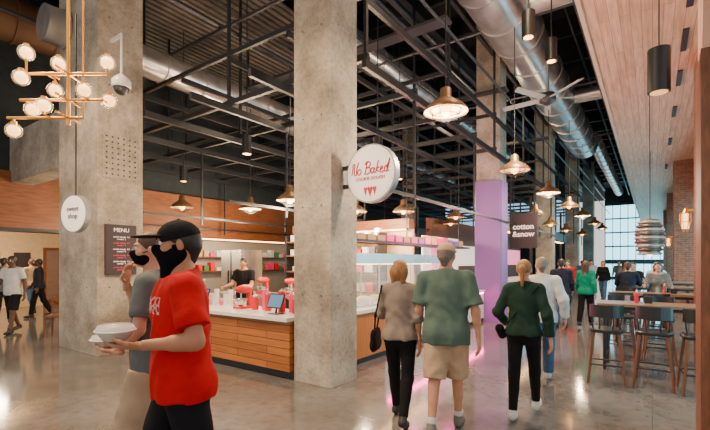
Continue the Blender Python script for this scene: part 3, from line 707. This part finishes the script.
for i in range(6):
    a=i*PI/3; m.tube([(.075*math.cos(a),.075*math.sin(a),.15),(.08*math.cos(a),.08*math.sin(a),0),(.03*math.cos(a),.03*math.sin(a),-.17)],.007,M['brass'],5)
m.torus((0,0,.15),.075,.009,M['brass']); m.torus((0,0,0),.08,.008,M['brass'])
o=m.obj((.47,9.3,2.35)); dup(o,(.47,18.8,2.35))
# ============================================================ SEATING
def stool():
    m=MB('bar_stool'); W=M['walnut']; K=M['blackp']
    n=28; pts=[]
    for i in range(n):
        a=2*PI*i/n; ca,sa=math.cos(a),math.sin(a); e=.45
        pts.append((.205*abs(ca)**e*(1 if ca>0 else -1),.195*abs(sa)**e*(1 if sa>0 else -1)))
    vs=[(x*.95,y*.95,.69) for x,y in pts]+[(x,y,.705) for x,y in pts]+[(x,y,.73) for x,y in pts]+[(x*.93,y*.93,.742) for x,y in pts]
    fs=[(j*n+i,j*n+(i+1)%n,(j+1)*n+(i+1)%n,(j+1)*n+i) for j in range(3) for i in range(n)]+[tuple(reversed(range(n))),tuple(range(3*n,4*n))]
    m.add(vs,fs,K)
    for sx in(-1,1):
        for sy in(-1,1): m.cyl((sx*.15,sy*.14,.70),(sx*.215,sy*.215,0),.022,W,r1=.016,n=10)
    z=.26; q=.2
    for a,b in(((-q,-q),(q,-q)),((q,-q),(q,q)),((q,q),(-q,q)),((-q,q),(-q,-q))): m.cyl((a[0]*.97,a[1]*.97,z),(b[0]*.97,b[1]*.97,z),.011,K,n=8)
    N=12
    for z0,z1 in((.90,1.07),):
        vs=[]
        for i in range(N+1):
            t=-1.05+2.1*i/N; r=.215
            for rr in(r,r+.018):
                for z in(z0,z1): vs.append((rr*math.sin(t),-rr*math.cos(t)+.01,z))
        fs=[]
        for i in range(N):
            a=i*4; b=a+4
            fs+=[(a,b,b+1,a+1),(a+2,a+3,b+3,b+2),(a+1,b+1,b+3,a+3),(a,a+2,b+2,b)]
        fs+=[(0,1,3,2),(N*4,N*4+2,N*4+3,N*4+1)]
        m.add(vs,fs,K)
    for t in(-.95,-.4,.4,.95): m.cyl((.19*math.sin(t),-.19*math.cos(t),.72),(.222*math.sin(t),-.222*math.cos(t)+.01,.95),.010,K,n=8)
    return m
st=stool().obj((-.52,6.74,0),.08)
S=[(.02,6.84,-.05),(.50,6.76,.1),
 (-.45,8.55,PI),(.1,8.55,PI),(-.5,9.65,0),(.05,9.6,.1),(-.5,11.3,PI),(.1,11.3,PI),(-.5,12.55,0),(.1,12.55,0),(-.5,14.3,PI),(.1,14.3,PI),(-.5,15.7,.1),(.1,15.7,0)]
for x,y,r in S: dup(st,(x,y,0),r)
m=MB('high_top_table'); m.box(-.80,.95,-.34,.34,.98,1.02,M['tabletop']); m.box(-.76,.9,-.3,.3,.93,.98,M['black'])
for x in(-.7,.8):
    m.cyl((x,-.25,0),(x,-.25,.95),.025,M['black']); m.cyl((x,.25,0),(x,.25,.95),.025,M['black']); m.cyl((x,-.25,.2),(x,.25,.2),.015,M['black'])
tb=m.obj((.1,7.75,0),bev=.006)
for y in(10.45,13.4,16.6,20.2): dup(tb,(.1,y,0))
def cond(x,y):
    m=MB('table_condiments'); m.cyl((x,y,1.02),(x,y,1.18),.03,M['red'],r1=.026,n=14); m.cyl((x,y,1.18),(x,y,1.22),.012,M['white'],n=10); m.box(x+.1,x+.2,y-.04,y+.04,1.02,1.12,M['blackp']); m.cyl((x-.12,y,1.02),(x-.12,y,1.13),.035,M['glass'],n=14); m.obj()
cond(-.2,7.8); cond(.2,10.5); cond(-.1,13.4)
m=MB('wood_side_chair')
m.box(-.22,.22,-.22,.22,.42,.46,M['walnut'])
for x in(-.2,.2):
    m.cyl((x,-.2,0),(x,-.2,.44),.02,M['walnut']); m.cyl((x,.2,0),(x,.22,.9),.02,M['walnut'])
for z in(.6,.75,.86): m.box(-.2,.2,.2,.225,z,z+.06,M['walnut'])
m.obj((-11.0,3.9,0),.9)
# ============================================================ PEOPLE
def mask_bandana(D):
    hp,HR,S,T=D['hp'],D['HR'],D['S'],D['T']
    P=[E(hp(S((0,.030,-.046))),S((.071,.080,.074)),HR,.03),E(hp(S((0,.102,-.020))),S((.024,.026,.026)),HR,.03),
       C(hp(S((0,.040,-.09))),hp(S((0,.085,-.235))),.066,.016,.75,k=.03),
       C(hp(S((-.055,.0,-.05))),hp(S((0,.03,-.13))),.030,.03,k=.03),C(hp(S((.055,.0,-.05))),hp(S((0,.03,-.13))),.030,.03,k=.03)]
    up=HR@np.array((0,-.10,1.)); up=up/np.linalg.norm(up)
    Q=[C(hp(S((-.076,.025,-.012))),hp(S((0,-.108,-.01))),.012,k=.01),C(hp(S((.076,.025,-.012))),hp(S((0,-.108,-.01))),.012,k=.01)]
    return [(P,.006,.003,[(hp(S((0,.07,-.001))),up)],mskm),(Q,.005,0,(),mskm)]
red_arms={-1:dict(elbow=(-.29,-.05,1.175),wrist=(-.17,.17,1.155),n=(.15,0,1),t=(-1,0,0),hd=(.35,1,-.02),curl=.32),
           1:dict(flex=-12,abd=5,el=8)}
rm=person('man_in_red_shirt',-2.157,1.352,152,1.89,SK2,dict(mat=red,g=.016,hem=.86,loose=.03,so=.030,sl=.74,wr=.006),dict(kind='pants',mat=blk,loose=.015,wr=.004),shb,('cap',hbk,blk),
   legs=((-14,14,12),(20,6,-8)),arms=red_arms,head=(2,-3),res=.009,extra=mask_bandana,gird=1.1,shoulder=1.07)
def bowl(loc,parent_rot):
    m=MB('takeout_bowl'); m.lathe([(0,0),(.055,0),(.085,.045),(.092,.047),(.092,.052)],(0,0,0),M['foil'],32); m.lathe([(.092,.052),(.088,.058),(.078,.078),(0,.082)],(0,0,0),M['lid'],32); m.torus((0,0,.05),.092,.004,M['foil'],32)
    m.sph((0,0,.04),(.07,.07,.03),M['beige']); return m.obj(loc,parent_rot)
def hold(o,x,y,z,s):
    a=o.rotation_euler[2]; X,Y=x*s,y*s
    return (o.location.x+X*math.cos(a)-Y*math.sin(a),o.location.y+X*math.sin(a)+Y*math.cos(a),(z-o['drop'])*s)
sc=1.89/1.75
bowl(hold(rm,-.115,.285,1.180,sc),0)
def mask_small(D):
    hp,HR,S=D['hp'],D['HR'],D['S']
    P=[E(hp(S((0,.034,-.048))),S((.068,.076,.064)),HR,.03),E(hp(S((0,.102,-.022))),S((.020,.024,.022)),HR,.03)]
    Q=[C(hp(S((sd*.066,.045,-.02))),hp(S((sd*.084,-.01,.0))),.004,k=.005) for sd in(-1,1)]
    return [(P,.006,0,[(hp(S((0,.08,-.004))),HR@np.array((0,-.15,1.)))],mskm),(Q,.004,0,(),mskm)]
gm=person('man_in_grey_shirt',-2.86,1.58,138,1.86,SK,dict(mat=gry,hem=.85,loose=.03,so=.024,sl=.75,wr=.005),dict(kind='shorts',mat=kha,g=.02,len=1.0,wr=.004),shg,('short',hbr),
   legs=((14,6,-6),(-12,14,10)),arms={-1:dict(elbow=(-.24,.02,1.15),wrist=(-.14,.17,1.000),n=(.1,0,1),t=(-1,0,0),hd=(.55,.75,.05),curl=.3),1:dict(elbow=(.20,.12,1.19),wrist=(.09,.18,1.41),hd=(-.25,-.1,1),n=(-.4,-1,0),t=(-1,.2,0),curl=.5)},head=(14,0),extra=mask_small)
bowl(hold(gm,-.07,.255,1.022,1.86/1.75),0)
def tote(D):
    T=D['T']
    P=[C(T((-.19,-.06,1.47)),(-.25,-.10,1.15),.010),C((-.25,-.10,1.15),(-.27,-.06,.98),.010),C(T((-.19,.03,1.47)),(-.27,.02,.98),.010)]
    Q=[C((-.27,-.10,.93),(-.27,.06,.93),.07,.07,.45,fv=(1,0,0),k=.03),C((-.27,-.10,.83),(-.27,.06,.83),.08,.08,.5,fv=(1,0,0),k=.04)]
    return [(P,.007,0,(),blk),(Q,.010,0,(),blk)]
person('woman_in_taupe_top',-2.13,3.82,16,1.68,SK,dict(mat=beig,hem=.90,loose=.02,so=.018,sleeve='elbow',wr=.006),dict(kind='pants',mat=blk,g=.008,wr=.002),shb,('bob',hbl),
   legs=((16,4,-8),(-8,22,16)),arms={-1:dict(flex=14,abd=14,el=70,inn=.3),1:dict(flex=-8,abd=7,el=14)},fem=True,extra=tote,head=(-12,0))
person('man_in_sage_shirt',-1.65,3.88,14,1.83,SK,dict(mat=grn,hem=.82,g=.022,loose=.045,so=.035,sl=.85,collar=True,wr=.006),dict(kind='shorts',mat=kha,g=.020,len=1.0,wr=.004),shg,('cap',hgr,capt),
   legs=((-12,10,10),(12,4,-6)),arms={-1:dict(flex=0,abd=11,el=16),1:dict(flex=-8,abd=14,el=14)},gird=1.06,shoulder=1.05,head=(-8,0),sock=(shw,.16))
person('woman_in_green_top',-1.10,4.62,5,1.66,SK,dict(mat=dgr,hem=.92,loose=.012,so=.02,sleeve='long',wr=.005),dict(kind='pants',mat=blk,g=.005,wr=.001),shw,('pony',hbl),
   legs=((-6,6,4),(20,4,-12)),arms={-1:dict(flex=-6,abd=22,el=60,inn=.4),1:dict(flex=-14,abd=16,el=24)},fem=True,
   extra=lambda D:[([C(D['T']((.16,-.08,1.46)),(-.17,-.13,1.02),.007)],.006,0,(),blk),([C((-.24,-.09,.98),(-.23,.0,.90),.05,.05,.6)],.008,0,(),blk)])
person('man_in_white_shirt',-1.25,6.25,14,1.72,SK,dict(mat=wht,hem=.84,loose=.03,so=.03,sleeve='long',wr=.006),dict(kind='pants',mat=jean,loose=.02,wr=.004),shw,('short',hgr),
   legs=((-14,16,12),(14,4,-6)),arms={-1:dict(flex=10,abd=12,el=20),1:dict(flex=-12,abd=16,el=30)})
R2=.017
def walker(name,x,y,th,H,skin,tm,bm,hr,sleeve='long',fem=False,shorts=False,ph=1,shoe=None):
    person(name,x,y,th,H,skin,dict(mat=tm,hem=.86,loose=.02,so=.022,sleeve=sleeve),dict(kind='shorts' if shorts else 'pants',mat=bm,loose=.01),shoe or shb,hr,
      legs=((14*ph,6,0),(-14*ph,14,6)) if ph>0 else ((-14,14,6),(14,6,0)),arms={-1:dict(flex=-12*ph,abd=10,el=20),1:dict(flex=14*ph,abd=10,el=24)},fem=fem,res=R2)
walker('man_in_navy_jacket',-1.85,11.5,8,1.72,SK,nav,jean,('short',hbk))
walker('woman_in_teal_jacket',-1.38,12.1,-5,1.68,SK,teal,blk,('long',hbr),fem=True,ph=-1)
walker('man_in_white_tee',-12.1,3.35,215,1.78,SKD,wht,blk,('short',hbk),'short',shorts=True)
walker('man_in_black_jacket',-14.9,4.75,150,1.74,SKD,nav,blk,('short',hbk))
walker('man_in_beige_sweater',-15.9,4.9,100,1.74,SK2,kha,jean,('short',hbr),ph=-1)
walker('man_in_dark_tee',-14.0,3.7,60,1.76,SK2,gry,blk,('short',hbk),'short',ph=-1)
walker('shopper_in_red_jacket',-2.6,17.5,180,1.7,SK,redplain,nav,('short',hbr))
walker('shopper_in_black_coat',-1.7,20.5,170,1.7,SK,blk,jean,('long',hbl),fem=True)
walker('shopper_in_blue_shirt',-2.9,24,10,1.72,SK2,jean,kha,('short',hbk),'short')
walker('shopper_in_grey_coat',-1.5,27,175,1.7,SK,gry,blk,('short',hbr))
walker('shopper_in_white_tee',-2.3,22,185,1.74,SK,wht,jean,('short',hbk),'short')
walker('shopper_in_taupe_coat',-1.1,23.5,10,1.66,SK,beig,blk,('long',hbr),fem=True)
person('counter_worker',-4.75,5.45,180,1.66,SK,dict(mat=wht,hem=.88,loose=.02,so=.02),dict(kind='pants',mat=blk),shb,('cap',hbr,wht),arms={-1:dict(flex=20,abd=10,el=60,inn=.2),1:dict(flex=25,abd=10,el=55,inn=.2)},fem=True,head=(0,-12),res=R2)
person('kitchen_worker',-7.3,6.1,200,1.72,SK2,dict(mat=blk,hem=.88,loose=.02,so=.02),dict(kind='pants',mat=blk),shb,('short',hbk),arms={-1:dict(flex=20,abd=10,el=60),1:dict(flex=25,abd=10,el=55)},head=(0,-8),res=R2)
def seated(name,x,y,th,tm,hr,fem=False):
    o=person(name,x,y,th,1.70,SK,dict(mat=tm,hem=.88,loose=.01,so=.02,sleeve='long'),dict(kind='pants',mat=jean,high=True),shb,hr,legs=((80,75,0),(80,70,0)),arms={-1:dict(flex=35,abd=12,el=60),1:dict(flex=35,abd=12,el=60)},fem=fem,res=R2)
    s=1.7/1.75; o.location.z=.742-(.815-o['drop'])*s
    return o
seated('seated_guest_in_blue',-.5,12.5,0,nav,('short',hbr)); seated('seated_guest_in_grey',.1,11.35,180,gry,('long',hbr),True); seated('seated_guest_in_white',.1,15.6,0,wht,('short',hgr)); seated('seated_guest_in_black',-.45,14.35,180,blk,('short',hbk))
# ============================================================ LIGHT
w=bpy.data.worlds.new('World'); bpy.context.scene.world=w; w.use_nodes=True
bg=w.node_tree.nodes['Background']; bg.inputs[0].default_value=(1,.94,.88,1); bg.inputs[1].default_value=1.05
def lamp(name,typ,loc,e,col=(1,.74,.48),size=.3,rot=(0,0,0),spot=None,sy=None):
    l=bpy.data.lights.new(name,typ); l.energy=e; l.color=col
    if typ=='AREA':
        l.size=size
        if sy: l.shape='RECTANGLE'; l.size_y=sy
    else: l.shadow_soft_size=size
    if spot: l.spot_size=spot; l.spot_blend=.6
    o=bpy.data.objects.new(name,l); bpy.context.collection.objects.link(o); o.location=loc; o.rotation_euler=rot
    return o
for y in(5.18,11.8,18.4): lamp('pendant_light','POINT',(-2.21,y,3.3),190,size=.15)
for p in((-6.2,6.4,2.7),(-8.6,7.4,2.7),(-5.6,8.4,2.6),(-11,9,2.6)): lamp('stall_light','POINT',p,360,size=.2)
lamp('lobby_light','POINT',(-16,4,2.6),300,size=.3); lamp('lobby_light','POINT',(-12,5.5,2.4),140,size=.3)
lamp('corridor_spot','SPOT',(-1.7,8,5.1),1200,spot=2.2,size=.3); lamp('corridor_spot','SPOT',(-1.7,15,5.1),1200,spot=2.2,size=.3); lamp('corridor_spot','SPOT',(-3.4,1.4,6.5),1700,spot=2.2,size=.3); lamp('corridor_spot','SPOT',(-7,1.4,6.5),1200,spot=2.2,size=.3)
lamp('stall_light','POINT',(-5.3,10.2,2.4),160,(1,.35,.5),.2)
lamp('display_light','POINT',(-3.55,8.6,2.3),90,(1,.12,.38),.15)
lamp('trellis_light','POINT',(-6,7,5.0),80,size=.3)
lamp('upper_light','POINT',(-1.5,6,6.2),150,size=.3); lamp('upper_light','POINT',(-4,13,6.2),100,size=.3)
lamp('chandelier_light','POINT',(-5.3,2.1,3.3),190,(1,.58,.28),.25)
# ============================================================ CAMERA
cd=bpy.data.cameras.new('camera'); cam=bpy.data.objects.new('camera',cd); bpy.context.collection.objects.link(cam)
cam.location=(0,0,1.65); cam.rotation_euler=(PI/2,0,math.radians(35.3)); cd.lens=36*420/710; cd.sensor_width=36; cd.shift_y=47/710; cd.clip_end=200
bpy.context.scene.camera=cam
